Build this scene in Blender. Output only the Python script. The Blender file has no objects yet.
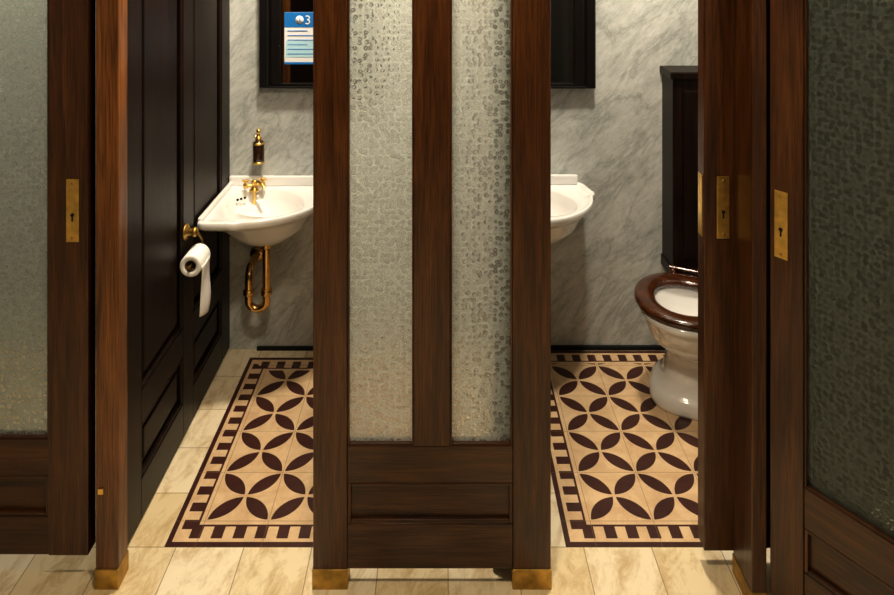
import bpy, bmesh, math
from math import sin, cos, pi, sqrt
from mathutils import Vector, Matrix

scene = bpy.context.scene
COL = scene.collection

# ------------------------------------------------------------------ materials
def new_mat(name):
    m = bpy.data.materials.new(name); m.use_nodes = True
    nt = m.node_tree
    b = nt.nodes.get("Principled BSDF")
    return m, nt, b

def M(nt, op, a, b=None, c=None):
    n = nt.nodes.new("ShaderNodeMath"); n.operation = op
    for i, v in enumerate((a, b, c)):
        if v is None: continue
        if isinstance(v, (int, float)): n.inputs[i].default_value = v
        else: nt.links.new(v, n.inputs[i])
    return n.outputs[0]

def coords(nt, scale=(1, 1, 1), rot=(0, 0, 0), loc=(0, 0, 0)):
    tc = nt.nodes.new("ShaderNodeTexCoord")
    mp = nt.nodes.new("ShaderNodeMapping")
    mp.inputs["Rotation"].default_value = rot
    mp.inputs["Location"].default_value = loc
    nt.links.new(tc.outputs["Object"], mp.inputs["Vector"])
    mp2 = nt.nodes.new("ShaderNodeMapping")
    mp2.inputs["Scale"].default_value = scale
    nt.links.new(mp.outputs[0], mp2.inputs["Vector"])
    return mp2.outputs[0]

def noise(nt, vec, scale, detail=4, rough=0.5, dist=0.0):
    n = nt.nodes.new("ShaderNodeTexNoise")
    n.inputs["Scale"].default_value = scale
    n.inputs["Detail"].default_value = detail
    n.inputs["Roughness"].default_value = rough
    n.inputs["Distortion"].default_value = dist
    nt.links.new(vec, n.inputs["Vector"])
    return n.outputs[0]

def ramp(nt, fac, stops):
    r = nt.nodes.new("ShaderNodeValToRGB")
    e = r.color_ramp.elements
    while len(e) < len(stops): e.new(0.5)
    for el, (p, c) in zip(e, stops):
        el.position = p
        el.color = (*c, 1) if len(c) == 3 else c
    nt.links.new(fac, r.inputs[0])
    return r.outputs[0]

def mix(nt, fac, a, b, blend='MIX'):
    n = nt.nodes.new("ShaderNodeMix"); n.data_type = 'RGBA'; n.blend_type = blend
    if isinstance(fac, (int, float)): n.inputs[0].default_value = fac
    else: nt.links.new(fac, n.inputs[0])
    for i, v in ((6, a), (7, b)):
        if isinstance(v, tuple): n.inputs[i].default_value = (*v, 1)
        else: nt.links.new(v, n.inputs[i])
    return n.outputs[2]

def bump(nt, b, h, strength, dist=0.01):
    n = nt.nodes.new("ShaderNodeBump")
    n.inputs["Strength"].default_value = strength
    n.inputs["Distance"].default_value = dist
    nt.links.new(h, n.inputs["Height"])
    if b is not None: nt.links.new(n.outputs[0], b.inputs["Normal"])
    return n.outputs[0]

def wood(name, dark, mid, light, horizontal=False, rough=0.34, coat=0.25, spec=0.5):
    m, nt, b = new_mat(name)
    sc = (2.0, 26, 26) if horizontal else (26, 26, 2.0)
    v = coords(nt, sc)
    n1 = noise(nt, v, 1.0, 6, 0.62, 1.0)
    sc2 = (7, 260, 260) if horizontal else (260, 260, 7)
    n2 = noise(nt, coords(nt, sc2), 1.0, 3, 0.6, 0.2)
    c1 = ramp(nt, n1, [(0.28, dark), (0.5, mid), (0.75, light)])
    c2 = ramp(nt, n2, [(0.36, (0.16, 0.13, 0.10)), (0.56, (1, 1, 1))])
    col = mix(nt, 0.65, c1, c2, 'MULTIPLY')
    nt.links.new(col, b.inputs["Base Color"])
    b.inputs["Roughness"].default_value = rough
    b.inputs["Specular IOR Level"].default_value = spec
    b.inputs["Coat Weight"].default_value = coat
    b.inputs["Coat Roughness"].default_value = 0.22
    bump(nt, b, n2, 0.3, 0.002)
    return m

def simple(name, col, rough=0.5, metal=0.0, coat=0.0, var=0.12, vscale=12):
    m, nt, b = new_mat(name)
    n = noise(nt, coords(nt), vscale, 3)
    lo = tuple(c * (1 - var) for c in col); hi = tuple(min(1, c * (1 + var)) for c in col)
    nt.links.new(ramp(nt, n, [(0.3, lo), (0.7, hi)]), b.inputs["Base Color"])
    b.inputs["Roughness"].default_value = rough
    b.inputs["Metallic"].default_value = metal
    b.inputs["Coat Weight"].default_value = coat
    b.inputs["Coat Roughness"].default_value = 0.05
    return m

WV = wood("oak_vertical", (0.027, 0.0080, 0.0018), (0.074, 0.0240, 0.0050), (0.135, 0.049, 0.0105), False, 0.34, 0.25, 0.4)
WH = wood("oak_horizontal", (0.024, 0.0074, 0.0017), (0.062, 0.0210, 0.0046), (0.110, 0.041, 0.009), True, 0.34, 0.25, 0.4)
WLV = wood("oak_light_vertical", (0.07, 0.022, 0.0044), (0.17, 0.060, 0.012), (0.28, 0.105, 0.024), False, 0.34, 0.25, 0.4)
WDV = wood("dark_walnut_vertical", (0.0035, 0.0014, 0.0009), (0.010, 0.0038, 0.002), (0.022, 0.0084, 0.0042), False, 0.40, 0.0, 0.22)
WDH = wood("dark_walnut_horizontal", (0.0035, 0.0014, 0.0009), (0.010, 0.0038, 0.002), (0.022, 0.0084, 0.0042), True, 0.40, 0.0, 0.22)
SEATM = wood("varnished_seat_wood", (0.025, 0.007, 0.002), (0.07, 0.020, 0.005), (0.12, 0.038, 0.010), True, 0.15, 0.5)
BRASS = simple("aged_brass", (0.78, 0.53, 0.16), 0.32, 1.0, 0, 0.2, 40)
BRASSD = simple("dull_brass", (0.45, 0.29, 0.08), 0.45, 1.0, 0, 0.35, 30)
COPPER = simple("brass_pipe", (0.72, 0.45, 0.16), 0.22, 1.0, 0, 0.15, 30)
CERAM = simple("white_ceramic", (0.86, 0.86, 0.86), 0.12, 0, 0.6, 0.02, 3)
PAPER = simple("tissue_paper", (0.88, 0.88, 0.86), 0.9, 0, 0, 0.03, 40)
BLACK = simple("black_lacquer", (0.008, 0.007, 0.007), 0.25, 0, 0.3, 0.1, 10)
DARKHOLE = simple("dark_hole", (0.004, 0.003, 0.003), 0.9)
AMBER = simple("amber_bottle", (0.035, 0.014, 0.006), 0.15, 0.1, 0.6)
PLASTER = simple("cream_plaster", (0.60, 0.57, 0.50), 0.85, 0, 0, 0.05, 4)
BLUE = simple("notice_blue", (0.01, 0.19, 0.58), 0.5, 0, 0, 0.03)
LBLUE = simple("notice_pale", (0.50, 0.78, 0.92), 0.5, 0, 0, 0.03)
WHITE = simple("notice_white", (0.88, 0.90, 0.93), 0.5, 0, 0, 0.02)
CARDB = simple("roll_core_cardboard", (0.16, 0.10, 0.06), 0.9)

def marble(name):
    m, nt, b = new_mat(name)
    R1 = (0, math.radians(50), 0)
    vs = coords(nt, (1.0, 1.0, 3.0), R1)
    big = noise(nt, vs, 2.6, 8, 0.64, 0.6)
    veins = M(nt, 'ABSOLUTE', M(nt, 'SUBTRACT', big, 0.5))
    vein_c = ramp(nt, veins, [(0.0, (0.43, 0.45, 0.44)), (0.014, (0.55, 0.57, 0.56)), (0.06, (0.64, 0.66, 0.65))])
    cloud = noise(nt, coords(nt, (1, 1, 2.2), R1), 3.0, 9, 0.74, 0.5)
    cl = ramp(nt, cloud, [(0.32, (0.68, 0.70, 0.70)), (0.60, (1.0, 1.0, 1.0))])
    fine = noise(nt, coords(nt, (1, 1, 3.2), (0, math.radians(42), 0)), 18, 8, 0.80, 0.5)
    fc = ramp(nt, fine, [(0.38, (0.70, 0.72, 0.71)), (0.56, (1, 1, 1))])
    c = mix(nt, 0.9, vein_c, cl, 'MULTIPLY')
    c = mix(nt, 0.75, c, fc, 'MULTIPLY')
    nt.links.new(c, b.inputs["Base Color"])
    b.inputs["Roughness"].default_value = 0.3
    return m
MARBLE = marble("grey_marble")

def plain_tiles(name, size=0.2, ox=0.02, oy=0.062):
    m, nt, b = new_mat(name)
    tc = nt.nodes.new("ShaderNodeTexCoord")
    sp = nt.nodes.new("ShaderNodeSeparateXYZ"); nt.links.new(tc.outputs["Object"], sp.inputs[0])
    u = M(nt, 'DIVIDE', M(nt, 'SUBTRACT', sp.outputs[0], ox), size)
    v = M(nt, 'DIVIDE', M(nt, 'SUBTRACT', sp.outputs[1], oy), size)
    fu = M(nt, 'ABSOLUTE', M(nt, 'SUBTRACT', M(nt, 'FRACT', M(nt, 'ADD', u, 100)), 0.5))
    fv = M(nt, 'ABSOLUTE', M(nt, 'SUBTRACT', M(nt, 'FRACT', M(nt, 'ADD', v, 100)), 0.5))
    g = M(nt, 'GREATER_THAN', M(nt, 'MAXIMUM', fu, fv), 0.492)
    wn = nt.nodes.new("ShaderNodeTexWhiteNoise"); wn.noise_dimensions = '2D'
    cb = nt.nodes.new("ShaderNodeCombineXYZ")
    nt.links.new(M(nt, 'FLOOR', u), cb.inputs[0]); nt.links.new(M(nt, 'FLOOR', v), cb.inputs[1])
    nt.links.new(cb.outputs[0], wn.inputs["Vector"])
    tone = ramp(nt, wn.outputs["Value"], [(0, (0.70, 0.58, 0.36)), (0.5, (0.78, 0.68, 0.48)), (1, (0.83, 0.75, 0.58))])
    st = noise(nt, coords(nt, (1, 0.45, 1), (0, 0, math.radians(12))), 16, 7, 0.72, 0.5)
    stain = ramp(nt, st, [(0.34, (0.56, 0.42, 0.22)), (0.53, (1, 1, 1))])
    c = mix(nt, 0.7, tone, stain, 'MULTIPLY')
    c = mix(nt, M(nt, 'MULTIPLY', g, 0.75), c, (0.26, 0.17, 0.08))
    nt.links.new(c, b.inputs["Base Color"])
    b.inputs["Roughness"].default_value = 0.5
    bump(nt, b, M(nt, 'SUBTRACT', 1, g), 0.3, 0.002)
    return m
TILES = plain_tiles("cream_floor_tiles")

def pattern_tiles(name, x0, x1, y0, y1):
    """encaustic cement tiles: border + overlapping-circle petals"""
    m, nt, b = new_mat(name)
    tc = nt.nodes.new("ShaderNodeTexCoord")
    sp = nt.nodes.new("ShaderNodeSeparateXYZ"); nt.links.new(tc.outputs["Object"], sp.inputs[0])
    X, Y = sp.outputs[0], sp.outputs[1]
    dx = M(nt, 'MINIMUM', M(nt, 'SUBTRACT', X, x0), M(nt, 'SUBTRACT', x1, X))
    dy = M(nt, 'MINIMUM', M(nt, 'SUBTRACT', Y, y0), M(nt, 'SUBTRACT', y1, Y))
    d = M(nt, 'MINIMUM', dx, dy)
    sel = M(nt, 'LESS_THAN', dx, dy)
    lx = M(nt, 'SUBTRACT', X, x0); ly = M(nt, 'SUBTRACT', Y, y0)
    along = M(nt, 'ADD', M(nt, 'MULTIPLY', sel, ly), M(nt, 'MULTIPLY', M(nt, 'SUBTRACT', 1, sel), lx))
    blk = M(nt, 'LESS_THAN', M(nt, 'FRACT', M(nt, 'DIVIDE', M(nt, 'ADD', along, 0.005), 0.0655)), 0.52)
    def band(a, c):
        return M(nt, 'MULTIPLY', M(nt, 'GREATER_THAN', d, a), M(nt, 'LESS_THAN', d, c))
    outer = band(-1, 0.016)
    blocks = M(nt, 'MULTIPLY', band(0.028, 0.070), blk)
    inner = band(0.070, 0.077)
    P = 0.195
    fx = M(nt, 'SUBTRACT', lx, 0.09); fy = M(nt, 'SUBTRACT', ly, 0.09)
    u = M(nt, 'ADD', M(nt, 'DIVIDE', M(nt, 'ADD', fx, fy), P), 50)
    v = M(nt, 'ADD', M(nt, 'DIVIDE', M(nt, 'SUBTRACT', fx, fy), P), 50)
    au = M(nt, 'ABSOLUTE', M(nt, 'SUBTRACT', M(nt, 'FRACT', u), 0.5))
    av = M(nt, 'ABSOLUTE', M(nt, 'SUBTRACT', M(nt, 'FRACT', v), 0.5))
    mx = M(nt, 'MAXIMUM', au, av); mn = M(nt, 'MINIMUM', au, av)
    om = M(nt, 'SUBTRACT', 1, mx)
    r2 = M(nt, 'ADD', M(nt, 'MULTIPLY', om, om), M(nt, 'MULTIPLY', mn, mn))
    petal = M(nt, 'MULTIPLY', M(nt, 'LESS_THAN', r2, 0.672 ** 2), M(nt, 'GREATER_THAN', d, 0.088))
    dark = M(nt, 'MINIMUM', M(nt, 'ADD', M(nt, 'ADD', outer, blocks), M(nt, 'ADD', inner, petal)), 1)
    gu = M(nt, 'ABSOLUTE', M(nt, 'SUBTRACT', M(nt, 'FRACT', M(nt, 'ADD', M(nt, 'DIVIDE', fx, P), 50)), 0.5))
    gv = M(nt, 'ABSOLUTE', M(nt, 'SUBTRACT', M(nt, 'FRACT', M(nt, 'ADD', M(nt, 'DIVIDE', fy, P), 50)), 0.5))
    seam = M(nt, 'GREATER_THAN', M(nt, 'MAXIMUM', gu, gv), 0.494)
    st = noise(nt, coords(nt), 14, 5, 0.65, 0.5)
    cream = ramp(nt, st, [(0.3, (0.54, 0.36, 0.20)), (0.62, (0.70, 0.52, 0.32))])
    drk = ramp(nt, st, [(0.3, (0.036, 0.009, 0.007)), (0.7, (0.064, 0.019, 0.013))])
    c = mix(nt, dark, cream, drk)
    c = mix(nt, M(nt, 'MULTIPLY', seam, 0.6), c, (0.20, 0.12, 0.06))
    nt.links.new(c, b.inputs["Base Color"])
    b.inputs["Roughness"].default_value = 0.40
    return m

def ripple_glass(name, tint=(0.9, 0.95, 0.9), transluc=(0.10, 0.45), tcol=(0.8, 0.85, 0.8), seed=0.0):
    """cast patterned glass: refractive with rosette bumps, part-scattering on the raised pattern"""
    m, nt, b = new_mat(name)
    vec = coords(nt, (1, 1, 1), (0, 0, 0), (seed, 0, 0))
    nz = nt.nodes.new("ShaderNodeTexNoise"); nz.inputs["Scale"].default_value = 35; nz.inputs["Detail"].default_value = 1
    nt.links.new(vec, nz.inputs["Vector"])
    add = nt.nodes.new("ShaderNodeVectorMath"); add.operation = 'MULTIPLY_ADD'
    nt.links.new(nz.outputs["Color"], add.inputs[0]); add.inputs[1].default_value = (0.005, 0.005, 0.005)
    nt.links.new(vec, add.inputs[2])
    vo = nt.nodes.new("ShaderNodeTexVoronoi"); vo.feature = 'SMOOTH_F1'; vo.inputs["Scale"].default_value = 66
    vo.inputs["Smoothness"].default_value = 0.3
    vo.inputs["Randomness"].default_value = 0.55
    nt.links.new(add.outputs[0], vo.inputs["Vector"])
    ring = M(nt, 'MULTIPLY', M(nt, 'ADD', M(nt, 'COSINE', M(nt, 'MULTIPLY', vo.outputs["Distance"], 10.0)), 1), 0.5)
    n3 = noise(nt, add.outputs[0], 120, 1, 0.5, 0.3)
    h = M(nt, 'ADD', M(nt, 'MULTIPLY', ring, 0.6), M(nt, 'MULTIPLY', n3, 0.4))
    b.inputs["Base Color"].default_value = (*tint, 1)
    b.inputs["Roughness"].default_value = 0.20
    b.inputs["IOR"].default_value = 1.30
    b.inputs["Transmission Weight"].default_value = 1.0
    nrm = bump(nt, b, h, 0.75, 0.0024)
    tr = nt.nodes.new("ShaderNodeBsdfTranslucent")
    df = nt.nodes.new("ShaderNodeBsdfDiffuse")
    for q in (tr, df):
        q.inputs["Color"].default_value = (*tcol, 1); nt.links.new(nrm, q.inputs["Normal"])
    m0 = nt.nodes.new("ShaderNodeMixShader"); m0.inputs[0].default_value = 0.35
    nt.links.new(tr.outputs[0], m0.inputs[1]); nt.links.new(df.outputs[0], m0.inputs[2])
    fac = nt.nodes.new("ShaderNodeMapRange")
    nt.links.new(h, fac.inputs[0]); fac.inputs[1].default_value = 0.25; fac.inputs[2].default_value = 0.8
    fac.inputs[3].default_value = transluc[0]; fac.inputs[4].default_value = transluc[1]
    ms = nt.nodes.new("ShaderNodeMixShader"); nt.links.new(fac.outputs[0], ms.inputs[0])
    nt.links.new(b.outputs[0], ms.inputs[1]); nt.links.new(m0.outputs[0], ms.inputs[2])
    out = [n for n in nt.nodes if n.type == 'OUTPUT_MATERIAL'][0]
    nt.links.new(ms.outputs[0], out.inputs[0])
    return m
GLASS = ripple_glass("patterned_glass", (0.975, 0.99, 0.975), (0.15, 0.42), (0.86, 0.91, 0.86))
GLASSL = ripple_glass("patterned_glass_left_shaded", (0.92, 0.96, 0.94), (0.15, 0.5), (0.50, 0.56, 0.54), 0.3)  # same glass, weaker light behind the left door put into its colour
GLASSD = ripple_glass("patterned_glass_right_shaded", (0.92, 0.95, 0.93), (0.12, 0.36), (0.42, 0.49, 0.44), 0.7)  # same glass darkened in colour for the unlit space behind the angled door

def mirror_mat():
    m, nt, b = new_mat("mirror_glass")
    n = noise(nt, coords(nt), 3, 2)
    nt.links.new(ramp(nt, n, [(0, (0.45, 0.43, 0.40)), (1, (0.52, 0.5, 0.47))]), b.inputs["Base Color"])
    b.inputs["Metallic"].default_value = 1; b.inputs["Roughness"].default_value = 0.03
    return m
MIRROR = mirror_mat()

def emis(name, col, s):
    m, nt, b = new_mat(name)
    b.inputs["Base Color"].default_value = (*col, 1)
    b.inputs["Emission Color"].default_value = (*col, 1)
    b.inputs["Emission Strength"].default_value = s
    return m
LAMPM = emis("opal_lamp_glass", (1, 0.9, 0.72), 3)

# ------------------------------------------------------------------ geometry helpers
def empty(name, loc=(0, 0, 0), rz=0.0):
    e = bpy.data.objects.new(name, None); COL.objects.link(e)
    e.empty_display_size = 0.1
    e.location = loc; e.rotation_euler = (0, 0, rz)
    return e

def obj_from_bm(name, bm, mat, parent=None, smooth=False):
    me = bpy.data.meshes.new(name); bm.normal_update(); bm.to_mesh(me); bm.free()
    if smooth:
        for p in me.polygons: p.use_smooth = True
    me.materials.append(mat)
    o = bpy.data.objects.new(name, me); COL.objects.link(o)
    if parent: o.parent = parent
    return o

def box(name, x0, x1, y0, y1, z0, z1, mat, parent=None, bev=0.0):
    bm = bmesh.new()
    bmesh.ops.create_cube(bm, size=1.0)
    for v in bm.verts:
        v.co = Vector(((x0 + x1) / 2 + v.co.x * (x1 - x0), (y0 + y1) / 2 + v.co.y * (y1 - y0), (z0 + z1) / 2 + v.co.z * (z1 - z0)))
    if bev > 0:
        bmesh.ops.bevel(bm, geom=bm.edges[:], offset=bev, segments=2, affect='EDGES', profile=0.5)
    return obj_from_bm(name, bm, mat, parent)

def loft(name, rings, mat, parent=None, cap0=True, cap1=True, smooth=True, closed=False):
    bm = bmesh.new()
    R = [[bm.verts.new(p) for p in r] for r in rings]
    n = len(R[0])
    pairs = [(i, i + 1) for i in range(len(R) - 1)]
    if closed: pairs.append((len(R) - 1, 0))
    for a, b_ in pairs:
        for j in range(n):
            bm.faces.new((R[a][j], R[a][(j + 1) % n], R[b_][(j + 1) % n], R[b_][j]))
    if not closed:
        if cap0: bm.faces.new(list(reversed(R[0])))
        if cap1: bm.faces.new(R[-1])
    bmesh.ops.recalc_face_normals(bm, faces=bm.faces[:])
    return obj_from_bm(name, bm, mat, parent, smooth)

def lathe(name, prof, center, axis, mat, parent=None, n=32):
    ax = Vector(axis).normalized()
    t = Vector((1, 0, 0)) if abs(ax.x) < 0.9 else Vector((0, 1, 0))
    e1 = ax.cross(t).normalized(); e2 = ax.cross(e1)
    c = Vector(center)
    rings = [[c + ax * h + (e1 * cos(2 * pi * j / n) + e2 * sin(2 * pi * j / n)) * max(r, 1e-4) for j in range(n)] for r, h in prof]
    return loft(name, rings, mat, parent)

def tube(name, pts, r, mat, parent=None, res=10):
    cu = bpy.data.curves.new(name, 'CURVE'); cu.dimensions = '3D'
    sp = cu.splines.new('POLY'); sp.points.add(len(pts) - 1)
    for p, q in zip(sp.points, pts): p.co = (*q, 1)
    cu.bevel_depth = r; cu.bevel_resolution = 4; cu.use_fill_caps = True
    cu.materials.append(mat)
    o = bpy.data.objects.new(name, cu); COL.objects.link(o)
    if parent: o.parent = parent
    return o

def arc(c, r, a0, a1, n, plane='xz'):
    out = []
    for i in range(n + 1):
        a = math.radians(a0 + (a1 - a0) * i / n)
        if plane == 'xz': out.append((c[0] + r * cos(a), c[1], c[2] + r * sin(a)))
        elif plane == 'yz': out.append((c[0], c[1] + r * cos(a), c[2] + r * sin(a)))
        else: out.append((c[0] + r * cos(a), c[1] + r * sin(a), c[2]))
    return out

# ------------------------------------------------------------------ framed glass panel
TOPZ = 2.25
def bead(parent, nm, x0, x1, z0, z1, yf, w=0.010, dep=0.012, mv=WV, mh=WH):
    box(nm + "_bead_l", x0, x0 + w, yf, yf + dep, z0, z1, mv, parent, 0.003)
    box(nm + "_bead_r", x1 - w, x1, yf, yf + dep, z0, z1, mv, parent, 0.003)
    box(nm + "_bead_b", x0 + w, x1 - w, yf, yf + dep, z0, z0 + w, mh, parent, 0.003)
    box(nm + "_bead_t", x0 + w, x1 - w, yf, yf + dep, z1 - w, z1, mh, parent, 0.003)

def lock_plate(parent, x, z, yf, w=0.036, h=0.176, nm="lock_plate"):
    box(nm, x - w / 2, x + w / 2, yf - 0.004, yf, z - h / 2, z + h / 2, BRASS, parent, 0.0015)
    lathe(nm + "_keyhole", [(0.005, 0), (0.005, 0.002)], (x, yf - 0.004, z - 0.012), (0, -1, 0), DARKHOLE, parent, 16)
    box(nm + "_keyslot", x - 0.002, x + 0.002, yf - 0.0055, yf - 0.004, z - 0.030, z - 0.014, DARKHOLE, parent)
    for k, dz in enumerate((h / 2 - 0.012, -h / 2 + 0.012)):
        lathe(nm + "_screw_%d" % k, [(0.004, 0), (0.0035, 0.0015), (0.001, 0.002)], (x, yf - 0.004, z + dz), (0, -1, 0), BRASSD, parent, 12)

def glazed(name, loc, rz, stiles, glass_mat, feet=(), lock=None, zb=0.052, th=0.045, wv=WV, wh=WH):
    e = empty(name, loc, rz)
    for i, (a, b_) in enumerate(stiles):
        z0 = zb
        if 0 < i < len(stiles) - 1: z0 = 0.392
        box("stile_%d" % i, a, b_, 0, th, z0, TOPZ, wv, e, 0.003)
    L = stiles[0][1]; R_ = stiles[-1][0]
    box("lower_rail", L, R_, 0.003, th - 0.003, 0.289, 0.392, wh, e, 0.003)
    box("bottom_rail", L, R_, 0.003, th - 0.003, zb, 0.176, wh, e, 0.003)
    box("kick_panel", L, R_, 0.016, th - 0.012, 0.176, 0.289, WH, e)
    bead(e, "kick", L, R_, 0.176, 0.289, 0.004)
    box("top_rail", L, R_, 0.003, th - 0.003, TOPZ - 0.1, TOPZ, wh, e, 0.003)
    for i in range(len(stiles) - 1):
        a, b_ = stiles[i][1], stiles[i + 1][0]
        box("glass_pane_%d" % i, a, b_, 0.018, 0.023, 0.392, TOPZ - 0.1, glass_mat, e)
        bead(e, "glass%d" % i, a, b_, 0.392, TOPZ - 0.1, 0.004, 0.006)
    for i, (a, b_) in enumerate(feet):
        box("brass_foot_%d" % i, a - 0.002, b_ + 0.002, -0.003, th + 0.003, 0, zb + 0.002, BRASSD, e, 0.002)
    if lock: lock_plate(e, lock[0], lock[1], 0)
    return e

D0 = 1.93
glazed("glazed_partition_screen", (0, D0, 0), 0,
       [(-0.353, -0.259), (-0.0744, 0.0248), (0.1985, 0.303)], GLASS,
       feet=[(-0.353, -0.259), (0.1985, 0.303)])

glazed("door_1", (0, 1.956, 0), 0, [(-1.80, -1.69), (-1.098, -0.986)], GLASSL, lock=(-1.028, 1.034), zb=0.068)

p = empty("door_post")
box("post_shaft", -0.953, -0.890, 1.93, 1.99, 0.052, TOPZ, WLV, p, 0.004)
box("brass_foot", -0.955, -0.888, 1.927, 1.992, 0, 0.054, BRASSD, p, 0.002)
box("small_keyplate", -0.945, -0.930, 1.926, 1.93, 0.262, 0.278, BRASS, p, 0.001)
box("gap_shade_filler", -0.986, -0.953, 2.00, 2.05, 0.0, TOPZ, WDV, p)  # dark wood strip added in place of the darkness in the gap

# panelled dark partition (left wall of left stall)
w = empty("panelled_partition")
x0, x1 = -0.955, -0.937
xa, xb = -0.960, -0.920
for i, (a, b_) in enumerate(((1.99, 2.15), (2.50, 2.60), (2.94, 3.05))):
    box("stile_%d" % i, (xa if i else -0.951), xb, a + (0.001 if i == 0 else 0), b_, 0.01, TOPZ, WDV, w, 0.003)
for j, (c, d_) in enumerate(((2.15, 2.50), (2.60, 2.94))):
    for i, (a, b_) in enumerate(((0.01, 0.13), (0.30, 0.40), (2.10, 2.25))):
        box("rail_%d_%d" % (i, j), xa, xb, c, d_, a, b_, WDH, w, 0.002)
    for i, (a, b_) in enumerate(((0.13, 0.30), (0.40, 2.10))):
        box("field_%d_%d" % (i, j), x0, x1, c, d_, a, b_, WDV, w)
        box("raised_%d_%d" % (i, j), x1, x1 + 0.009, c + 0.035, d_ - 0.035, a + 0.035, b_ - 0.035, WDV, w, 0.006)
        for k, (ya, yb, za, zb_) in enumerate(((c, c + 0.014, a, b_), (d_ - 0.014, d_, a, b_), (c + 0.014, d_ - 0.014, a, a + 0.014), (c + 0.014, d_ - 0.014, b_ - 0.014, b_))):
            box("mould_%d_%d_%d" % (i, j, k), x1, -0.922, ya, yb, za, zb_, WDV, w, 0.005)

# divider between the stalls
dv = empty("stall_divider")
box("panel", 0.152, 0.208, 1.98, 3.05, 0.01, TOPZ, WV, dv)
box("front_stile", 0.145, 0.215, 1.98, 2.08, 0.01, TOPZ, WV, dv, 0.003)
box("back_stile", 0.145, 0.215, 2.96, 3.05, 0.01, TOPZ, WV, dv, 0.003)
box("base_rail", 0.145, 0.215, 2.08, 2.96, 0.01, 0.13, WH, dv, 0.003)

# lock-side door leaf at right of right stall
l = empty("door_2")
box("lock_stile", 0.744, 0.866, 1.98, 2.03, 0.06, TOPZ, WV, l, 0.003)
box("edge_strip", 0.7415, 0.744, 1.99, 2.02, 0.945, 1.12, BRASS, l, 0.0005)
lock_plate(l, 0.797, 1.033, 1.98)
box("jamb_post", 0.826, 0.866, 1.86, 1.98, 0.052, TOPZ, WV, l, 0.003)
box("brass_foot", 0.824, 0.868, 1.858, 1.982, 0, 0.054, BRASSD, l, 0.002)
box("side_panel", 0.866, 1.39, 1.99, 2.02, 0.06, TOPZ, WDV, l)

# angled door at right
ang = -math.atan2(0.811, 0.585)
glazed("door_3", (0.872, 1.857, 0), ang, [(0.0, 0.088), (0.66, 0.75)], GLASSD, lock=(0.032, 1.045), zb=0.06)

# ------------------------------------------------------------------ shell
box("floor", -2.4, 1.40, -2.0, 3.05, -0.1, 0.0, TILES)
box("ceiling", -2.4, 1.40, -2.0, 3.05, 2.75, 2.85, PLASTER)
box("wall_back", -2.4, 1.40, 3.05, 3.15, -0.1, 2.85, MARBLE)
box("wall_left", -2.5, -2.4, -2.1, 3.15, -0.1, 2.85, PLASTER)
box("wall_right", 1.40, 1.50, -2.1, 3.15, -0.1, 2.85, MARBLE)
box("wall_front", -2.4, 1.40, -2.1, -2.0, -0.1, 2.85, WDV)
box("trim_1", -0.80, 0.143, 3.038, 3.05, 0.0, 0.014, DARKHOLE)
box("trim_2", 0.217, 1.398, 3.038, 3.05, 0.0, 0.018, DARKHOLE)
box("trim_3", -2.39, -1.80, 1.956, 2.0, 0.0, TOPZ, WV)
box("trim_4", -2.39, 1.39, 1.94, 2.01, TOPZ, TOPZ + 0.1, WH)

A = (-0.815, 0.08, 2.062, 2.986)
B = (0.368, 1.30, 2.062, 3.034)
box("patterned_floor_tiles", A[0], A[1], A[2], A[3], 0.0, 0.0015, pattern_tiles("encaustic_left", *A))
box("patterned_floor_tiles.001", B[0], B[1], B[2], B[3], 0.0, 0.0015, pattern_tiles("encaustic_right", *B))

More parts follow.
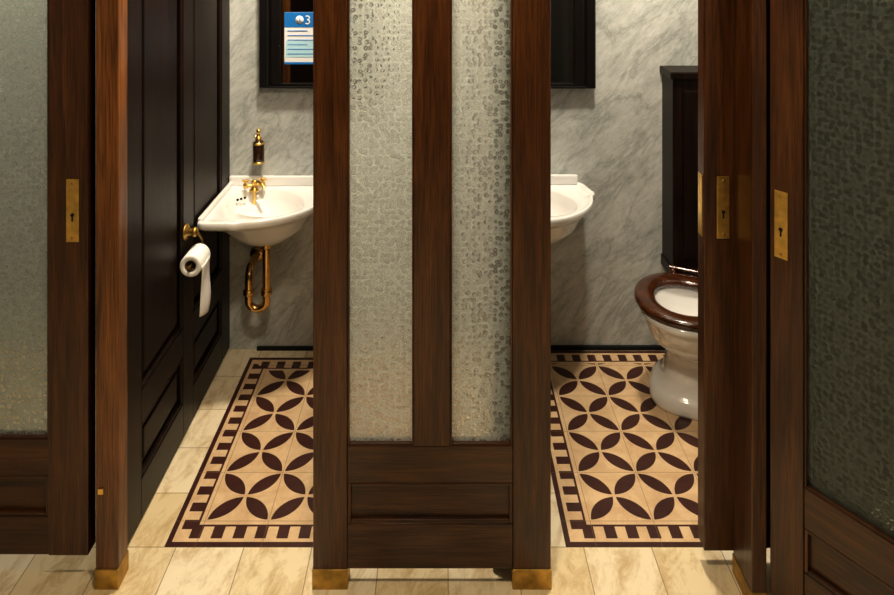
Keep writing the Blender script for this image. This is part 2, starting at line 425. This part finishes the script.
# ------------------------------------------------------------------ corner basin
def corner_basin(name, loc, sx=1.0):
    e = empty(name, loc)
    e.scale = (sx, 1, 1)
    S = 0.43
    def qarc(cx, cy, r, a0, a1, n):
        return [(cx + r * cos(math.radians(a0 + (a1 - a0) * i / n)), cy + r * sin(math.radians(a0 + (a1 - a0) * i / n))) for i in range(n + 1)]
    pts = [(0, 0)]
    pts += [(S - 0.04, 0)] + qarc(S - 0.055, 0.04, 0.035, -60, 0, 4)
    pts += [(S - 0.01, 0.09)] + qarc(S - 0.035, 0.125, 0.035, -30, 50, 7)
    c = 0.135; R = 0.280
    pts += qarc(c, c, R, 5, 85, 26)
    pts += list(reversed([(b_, a) for a, b_ in qarc(S - 0.035, 0.125, 0.035, -30, 50, 7)])) + [(0.05, S - 0.002)]
    pts += list(reversed([(b_, a) for a, b_ in qarc(S - 0.02, 0.02, 0.02, -90, 0, 4)]))
    cc = (0.185, 0.185)
    N = 96
    def ray(th):
        dx, dy = cos(th), sin(th); best = 0.0
        for i in range(len(pts)):
            ax, ay = pts[i]; bx, by = pts[(i + 1) % len(pts)]
            ex, ey = bx - ax, by - ay
            den = dx * ey - dy * ex
            if abs(den) < 1e-9: continue
            t = ((ax - cc[0]) * ey - (ay - cc[1]) * ex) / den
            s = ((ax - cc[0]) * dy - (ay - cc[1]) * dx) / den
            if t > 0 and -1e-6 <= s <= 1 + 1e-6: best = max(best, t)
        return best
    ro = [ray(2 * pi * j / N) for j in range(N)]
    def ring(f, z):
        out = []
        for j in range(N):
            th = 2 * pi * j / N
            r = f(ro[j], th)
            u = cc[0] + r * cos(th); v = cc[1] + r * sin(th)
            out.append((max(u, 0.001), -max(v, 0.001), z))
        return out
    rim = 0.715
    bowl = lambda k: (lambda r, th: 0.15 * k * (1 + 0.10 * cos(2 * (th - pi / 4))))
    rings = [ring(lambda r, th: 0.035, 0.540), ring(lambda r, th: 0.055, 0.543), ring(lambda r, th: 0.10, 0.567), ring(lambda r, th: min(0.15, r), 0.61),
             ring(lambda r, th: min(0.175, r * 0.97) * 0.6 + r * 0.30, 0.652),
             ring(lambda r, th: r * 0.90, 0.674), ring(lambda r, th: r * 0.955, 0.682),
             ring(lambda r, th: r * 0.985, 0.688), ring(lambda r, th: r, 0.696),
             ring(lambda r, th: r, rim - 0.006), ring(lambda r, th: r * 0.99, rim), ring(lambda r, th: r * 0.955, rim + 0.001),
             ring(lambda r, th: r * 0.925, rim - 0.008),
             ring(lambda r, th: r * 0.45 + 0.085, rim - 0.010),
             ring(bowl(1.02), rim - 0.012), ring(bowl(0.98), rim - 0.018), ring(bowl(0.90), rim - 0.05),
             ring(bowl(0.75), rim - 0.085), ring(bowl(0.5), rim - 0.105), ring(bowl(0.16), rim - 0.112)]
    loft("basin_body", rings, CERAM, e)
    box("upstand_back", 0.001, S - 0.05, -0.018, -0.001, rim - 0.01, rim + 0.035, CERAM, e, 0.006)
    box("upstand_side", 0.001, 0.016, -(S - 0.02), -0.001, rim - 0.01, rim + 0.012, CERAM, e, 0.005)
    lathe("drain", [(0.02, 0), (0.02, 0.004), (0.012, 0.005)], (cc[0], -cc[1], rim - 0.113), (0, 0, 1), BRASS, e)
    for i in range(3):
        lathe("overflow_%d" % i, [(0.005, 0), (0.005, 0.003)], (cc[0] - 0.112 + (i - 1) * 0.011, -(cc[1] - 0.080) - (1 - i) * 0.011, rim - 0.030), (0.6, -0.6, 0.45), DARKHOLE, e, 12)
    tx, ty = 0.115, -0.065
    lathe("tap_base", [(0.020, 0), (0.020, 0.006), (0.012, 0.012), (0.010, 0.035), (0.013, 0.040), (0.006, 0.046)], (tx, ty, rim - 0.010), (0, 0, 1), BRASS, e, 20)
    tube("tap_spout", [(tx, ty, rim + 0.022), (tx + 0.02, ty - 0.02, rim + 0.034), (tx + 0.040, ty - 0.040, rim + 0.032), (tx + 0.050, ty - 0.050, rim + 0.018)], 0.007, BRASS, e)
    for s in (-1, 1):
        hx, hy = tx + s * 0.031, ty + s * 0.010
        tube("tap_arm_%d" % s, [(tx, ty, rim + 0.014), (hx, hy, rim + 0.014)], 0.007, BRASS, e)
        lathe("tap_valve_%d" % s, [(0.010, 0), (0.010, 0.016), (0.006, 0.02), (0.006, 0.028)], (hx, hy, rim + 0.005), (0, 0, 1), BRASS, e, 16)
        tube("tap_cross_a%d" % s, [(hx - 0.015, hy, rim + 0.035), (hx + 0.015, hy, rim + 0.035)], 0.0042, BRASS, e)
        tube("tap_cross_b%d" % s, [(hx, hy - 0.015, rim + 0.035), (hx, hy + 0.015, rim + 0.035)], 0.0042, BRASS, e)
        lathe("tap_cap_%d" % s, [(0.006, 0), (0.006, 0.005), (0.002, 0.008)], (hx, hy, rim + 0.033), (0, 0, 1), BRASS, e, 16)
    px, py = cc[0] - 0.005, -0.14
    tube("tailpiece", [(px, py, 0.545), (px, py, 0.285)] + arc((px - 0.034, py, 0.275), 0.034, 0, -180, 12) + [(px - 0.068, py, 0.36)] +
         [(px - 0.068, py + 0.006, 0.385), (px - 0.068, py + 0.022, 0.402), (px - 0.068, py + 0.045, 0.408), (px - 0.068, -0.004, 0.408)], 0.0155, COPPER, e)
    lathe("trap_nut_0", [(0.020, 0), (0.022, 0.004), (0.022, 0.022), (0.020, 0.026)], (px, py, 0.30), (0, 0, 1), COPPER, e, 12)
    lathe("trap_nut_1", [(0.020, 0), (0.022, 0.004), (0.022, 0.022), (0.020, 0.026)], (px, py, 0.495), (0, 0, 1), COPPER, e, 12)
    lathe("trap_nut_2", [(0.020, 0), (0.022, 0.004), (0.022, 0.018), (0.020, 0.022)], (px - 0.068, py, 0.30), (0, 0, 1), COPPER, e, 12)
    lathe("wall_flange", [(0.032, 0), (0.030, 0.006), (0.02, 0.012)], (px - 0.068, -0.001, 0.408), (0, -1, 0), COPPER, e)
    tube("supply_pipe", [(0.06, -0.003, 0.50), (0.06, -0.03, 0.50), (0.075, -0.05, 0.515), (tx, ty, 0.56), (tx, ty, 0.70)], 0.006, BRASS, e)
    lathe("supply_valve", [(0.016, 0), (0.013, 0.012), (0.013, 0.045), (0.018, 0.047), (0.018, 0.058)], (0.06, -0.003, 0.50), (0, -1, 0), CERAM, e, 16)
    return e

corner_basin("corner_washbasin", (-0.920, 3.05, 0.009), 1.08)
corner_basin("corner_washbasin.001", (0.215, 3.05, 0.014), 0.995)

# ------------------------------------------------------------------ soap dispenser (wall)
s = empty("wall_soap_dispenser")
sx, sy = -0.783, 3.005
lathe("bottle", [(0.018, 0), (0.023, 0.004), (0.024, 0.02), (0.024, 0.088), (0.021, 0.096), (0.012, 0.102)], (sx, sy, 0.822), (0, 0, 1), AMBER, s)
lathe("collar", [(0.014, 0), (0.014, 0.014), (0.006, 0.018), (0.006, 0.036), (0.010, 0.038), (0.010, 0.046), (0.004, 0.05)], (sx, sy, 0.922), (0, 0, 1), BRASS, s, 20)
tube("nozzle", [(sx, sy, 0.955), (sx - 0.004, sy - 0.03, 0.955), (sx - 0.004, sy - 0.036, 0.946)], 0.004, BRASS, s)
box("wall_bracket", sx - 0.010, sx + 0.010, sy + 0.016, 3.05, 0.845, 0.895, BRASS, s, 0.002)
for k, zz in enumerate((0.826, 0.908)):
    lathe("band_%d" % k, [(0.0255, 0), (0.0255, 0.008)], (sx, sy, zz), (0, 0, 1), BRASS, s)

# ------------------------------------------------------------------ toilet roll + brass holder
t = empty("toilet_roll_holder")
rx, ry, rz = -0.874, 2.44, 0.648
lathe("wall_rose", [(0.030, 0), (0.028, 0.006), (0.014, 0.010), (0.010, 0.03)], (-0.920, 2.52, 0.735), (1, 0, 0), BRASSD, t)
lathe("knob", [(0.004, 0), (0.014, 0.004), (0.018, 0.012), (0.014, 0.020), (0.003, 0.024)], (-0.898, 2.52, 0.735), (1, 0, 0), BRASSD, t)
tube("hanger", [(-0.893, 2.52, 0.735), (-0.884, 2.545, 0.72), (rx, 2.56, 0.69), (rx, 2.56, rz + 0.008), (rx, 2.55, rz), (rx, 2.425, rz)], 0.005, BRASSD, t)
n = 40
RR = 0.038
def circ(r, y): return [(rx + r * cos(2 * pi * j / n), y, rz + r * sin(2 * pi * j / n)) for j in range(n)]
loft("paper_roll", [circ(0.020, ry), circ(RR - 0.002, ry), circ(RR, ry + 0.003), circ(RR, ry + 0.097), circ(RR - 0.002, ry + 0.10), circ(0.020, ry + 0.10)], PAPER, t, closed=True)
loft("roll_core", [circ(0.0203, ry + 0.001), circ(0.0185, ry + 0.001), circ(0.0185, ry + 0.099), circ(0.0203, ry + 0.099)], CARDB, t, closed=True)
bm = bmesh.new()
rows = []
for i in range(17):
    k = i / 16
    z = rz - 0.185 * k
    xx = rx + RR + 0.001 - 0.004 * sin(k * 5)
    rows.append([bm.verts.new((xx - 0.016 * k * k + 0.003 * sin(6 * k + jj), ry + 0.004 + 0.094 * jj / 4 + 0.012 * k, z - (0.03 * jj / 4 * k))) for jj in range(5)])
for i in range(16):
    for jj in range(4):
        bm.faces.new((rows[i][jj], rows[i][jj + 1], rows[i + 1][jj + 1], rows[i + 1][jj]))
o = obj_from_bm("hanging_sheet", bm, PAPER, t, True)
md = o.modifiers.new("s", 'SOLIDIFY'); md.thickness = 0.0015

# ------------------------------------------------------------------ toilet
T = empty("toilet", (1.03, 2.87, 0), math.radians(-25))   # local -y forward
NN = 56
def egg(cy, lf, lb, hw, z, sq=2.0):
    out = []
    for j in range(NN):
        a = 2 * pi * j / NN
        c_, s_ = cos(a), sin(a)
        px = hw * math.copysign(abs(c_) ** (2 / sq), c_)
        ly = lf if s_ < 0 else lb
        py = cy + ly * math.copysign(abs(s_) ** (2 / sq), s_)
        out.append((px, py, z))
    return out
bodyr = [egg(-0.12, 0.165, 0.15, 0.146, 0.0, 2.7), egg(-0.12, 0.168, 0.15, 0.148, 0.012, 2.7), egg(-0.12, 0.165, 0.15, 0.145, 0.045, 2.7),
         egg(-0.12, 0.155, 0.145, 0.132, 0.056, 2.5), egg(-0.12, 0.140, 0.14, 0.112, 0.068, 2.4), egg(-0.12, 0.128, 0.135, 0.098, 0.10, 2.3),
         egg(-0.12, 0.118, 0.13, 0.086, 0.16, 2.2), egg(-0.125, 0.118, 0.13, 0.084, 0.205, 2.2), egg(-0.13, 0.140, 0.135, 0.104, 0.226, 2.1), egg(-0.14, 0.158, 0.14, 0.120, 0.236, 2.1),
         egg(-0.155, 0.176, 0.145, 0.134, 0.256, 2.1), egg(-0.175, 0.190, 0.16, 0.150, 0.295, 2.1), egg(-0.19, 0.199, 0.17, 0.162, 0.340, 2.1), egg(-0.195, 0.204, 0.17, 0.169, 0.362, 2.1),
         egg(-0.195, 0.212, 0.175, 0.178, 0.370, 2.1), egg(-0.195, 0.213, 0.175, 0.180, 0.384, 2.1), egg(-0.195, 0.208, 0.17, 0.174, 0.391, 2.1),
         egg(-0.195, 0.160, 0.125, 0.128, 0.391), egg(-0.195, 0.153, 0.118, 0.120, 0.382), egg(-0.195, 0.146, 0.112, 0.118, 0.33),
         egg(-0.195, 0.12, 0.09, 0.095, 0.26), egg(-0.19, 0.07, 0.06, 0.055, 0.20), egg(-0.19, 0.02, 0.02, 0.02, 0.19)]
loft("pan", bodyr, CERAM, T)
st = []
sec = [(0.0, 0.393), (0.15, 0.393), (0.85, 0.393), (1.0, 0.400), (1.0, 0.412), (0.85, 0.421), (0.5, 0.424), (0.15, 0.419), (0.0, 0.413), (-0.02, 0.403)]
for k, z in sec:
    st.append(egg(-0.193, 0.145 + 0.072 * k, 0.105 + 0.075 * k, 0.122 + 0.074 * k, z, 2.1))
loft("seat_ring", st, SEATM, T, closed=True)
tube("hinge_bar", [(-0.09, 0.0, 0.425), (0.09, 0.0, 0.425)], 0.008, SEATM, T)
for s_ in (-0.075, 0.075):
    lathe("hinge_post_%d" % int(s_ * 1000), [(0.014, 0), (0.012, 0.03), (0.006, 0.036)], (s_, 0.0, 0.388), (0, 0, 1), SEATM, T, 16)
loft("outlet_neck", [[(0.07 * cos(2 * pi * j / 24), 0.02 + 0.12 * k, 0.20 + 0.07 * sin(2 * pi * j / 24)) for j in range(24)] for k in (0, 1)], CERAM, T)

c = empty("wood_cased_cistern")
box("casing", 0.962, 1.32, 2.905, 3.048, 0.385, 1.205, WDV, c, 0.003)
box("lid", 0.950, 1.33, 2.893, 3.049, 1.205, 1.237, WDV, c, 0.006)
box("skirt", 0.956, 1.326, 2.899, 3.049, 0.375, 0.42, WDH, c, 0.004)
box("front_panel", 1.005, 1.28, 2.897, 2.905, 0.46, 1.16, WDV, c, 0.006)
lathe("flush_pipe", [(0.02, 0), (0.02, 0.16)], (1.135, 3.0, 0.215), (0, 0, 1), CERAM, c)

# ------------------------------------------------------------------ mirrors
def mirror(name, x0, x1, z0, z1, glass=MIRROR):
    e = empty(name)
    for st_, (k, y, bw) in enumerate(((0.0, 3.012, 0.040), (0.047, 3.022, 0.045))):
        a, b_, c_, d_ = x0 + k, x1 - k, z0 + k * 0.25, z1 - k
        bz = 0.011
        box("frame_l%d" % st_, a, a + bw, y, 3.048, c_, d_, BLACK, e, 0.005)
        box("frame_r%d" % st_, b_ - bw, b_, y, 3.048, c_, d_, BLACK, e, 0.005)
        box("frame_b%d" % st_, a + bw, b_ - bw, y, 3.048, c_, c_ + bz, BLACK, e, 0.003)
        box("frame_t%d" % st_, a + bw, b_ - bw, y, 3.048, d_ - bz, d_, BLACK, e, 0.003)
    box("backing", x0 + 0.03, x1 - 0.03, 3.036, 3.049, z0 + 0.008, z1 - 0.03, BLACK, e)
    box("glass", x0 + 0.091, x1 - 0.091, 3.032, 3.036, z0 + 0.020, z1 - 0.056, glass, e)
    return e
DGL = simple("dark_reflection_glass", (0.012, 0.011, 0.010), 0.06, 0, 0.5, 0.05, 5)  # near-black colour stands in for the dark reflection in the right mirror
mirror("wall_mirror", -0.783, -0.28, 1.142, 1.95)
mirror("wall_mirror.001", 0.262, 0.667, 1.142, 1.95, DGL)

nb = empty("paper_notice")
nx0, nx1 = -0.678, -0.46
box("sheet", nx0, nx1, 3.0305, 3.0318, 1.245, 1.47, WHITE, nb)
box("header", nx0, nx1, 3.0295, 3.0305, 1.405, 1.47, BLUE, nb)
box("pale_block", nx0 + 0.006, nx1 - 0.006, 3.0296, 3.0305, 1.275, 1.345, LBLUE, nb)
box("footer", nx0, nx1, 3.0295, 3.0305, 1.245, 1.254, BLUE, nb)
for i in range(6):
    zt = 1.388 - i * 0.02
    box("text_line_%d" % i, nx0 + 0.014, nx0 + 0.10 + 0.03 * ((i * 7) % 3), 3.029, 3.0296 if zt < 1.346 else 3.0305, zt, zt + 0.003, BLUE, nb)
lathe("badge", [(0.018, 0), (0.018, 0.001)], (nx0 + 0.066, 3.0295, 1.437), (0, -1, 0), WHITE, nb)
for tx_, st_, mm, sz in ((nx0 + 0.059, "1", BLUE, 0.035), (nx0 + 0.088, "3", WHITE, 0.056)):
    fc = bpy.data.curves.new("glyph", 'FONT'); fc.body = st_; fc.size = sz; fc.extrude = 0.0004
    fc.materials.append(mm)
    fo = bpy.data.objects.new("glyph_" + st_, fc); COL.objects.link(fo)
    fo.rotation_euler = (pi / 2, 0, 0); fo.location = (tx_, 3.0283, 1.437 - sz * 0.34); fo.parent = nb

# ------------------------------------------------------------------ lamps
def lamp(i, x, y, power, size, col=(1, 0.87, 0.68)):
    e = empty("ceiling_lamp" + ("" if i == 0 else ".%03d" % i))
    lathe("rim", [(size / 2 + 0.03, 0), (size / 2 + 0.03, -0.03), (size / 2, -0.035)], (x, y, 2.75), (0, 0, 1), BRASSD, e)
    lathe("diffuser", [(size / 2, -0.035), (size / 2 * 0.9, -0.045), (0.01, -0.05)], (x, y, 2.75), (0, 0, 1), LAMPM, e)
    ld = bpy.data.lights.new("bulb", 'AREA'); ld.shape = 'DISK'; ld.size = size; ld.energy = power; ld.color = col
    lo = bpy.data.objects.new("bulb", ld); COL.objects.link(lo); lo.location = (x, y, 2.69); lo.parent = e
lamp(0, -0.45, 2.48, 47, 0.20)
lamp(1, 0.62, 2.46, 47, 0.20)
lamp(2, -0.1, 1.0, 36, 0.30, (1, 0.82, 0.58))
lamp(3, -1.5, 2.5, 20, 0.2)
lamp(4, -0.2, -0.9, 6, 0.35, (1, 0.82, 0.58))

wd = bpy.data.worlds.new("World"); scene.world = wd; wd.use_nodes = True
wd.node_tree.nodes["Background"].inputs[0].default_value = (0.9, 0.85, 0.75, 1)
wd.node_tree.nodes["Background"].inputs[1].default_value = 0.03

# ------------------------------------------------------------------ camera
cd = bpy.data.cameras.new("Camera"); cam = bpy.data.objects.new("Camera", cd); COL.objects.link(cam)
cam.location = (0, 0, 1.8); cam.rotation_euler = (pi / 2, 0, 0)
cd.sensor_fit = 'HORIZONTAL'; cd.sensor_width = 36; cd.lens = 700 / 894 * 36
cd.shift_x = (447 - 441) / 894; cd.shift_y = -361.5 / 894
cd.clip_start = 0.02
scene.camera = cam
scene.view_settings.view_transform = 'Standard'
scene.view_settings.look = 'None'
scene.view_settings.gamma = 0.88
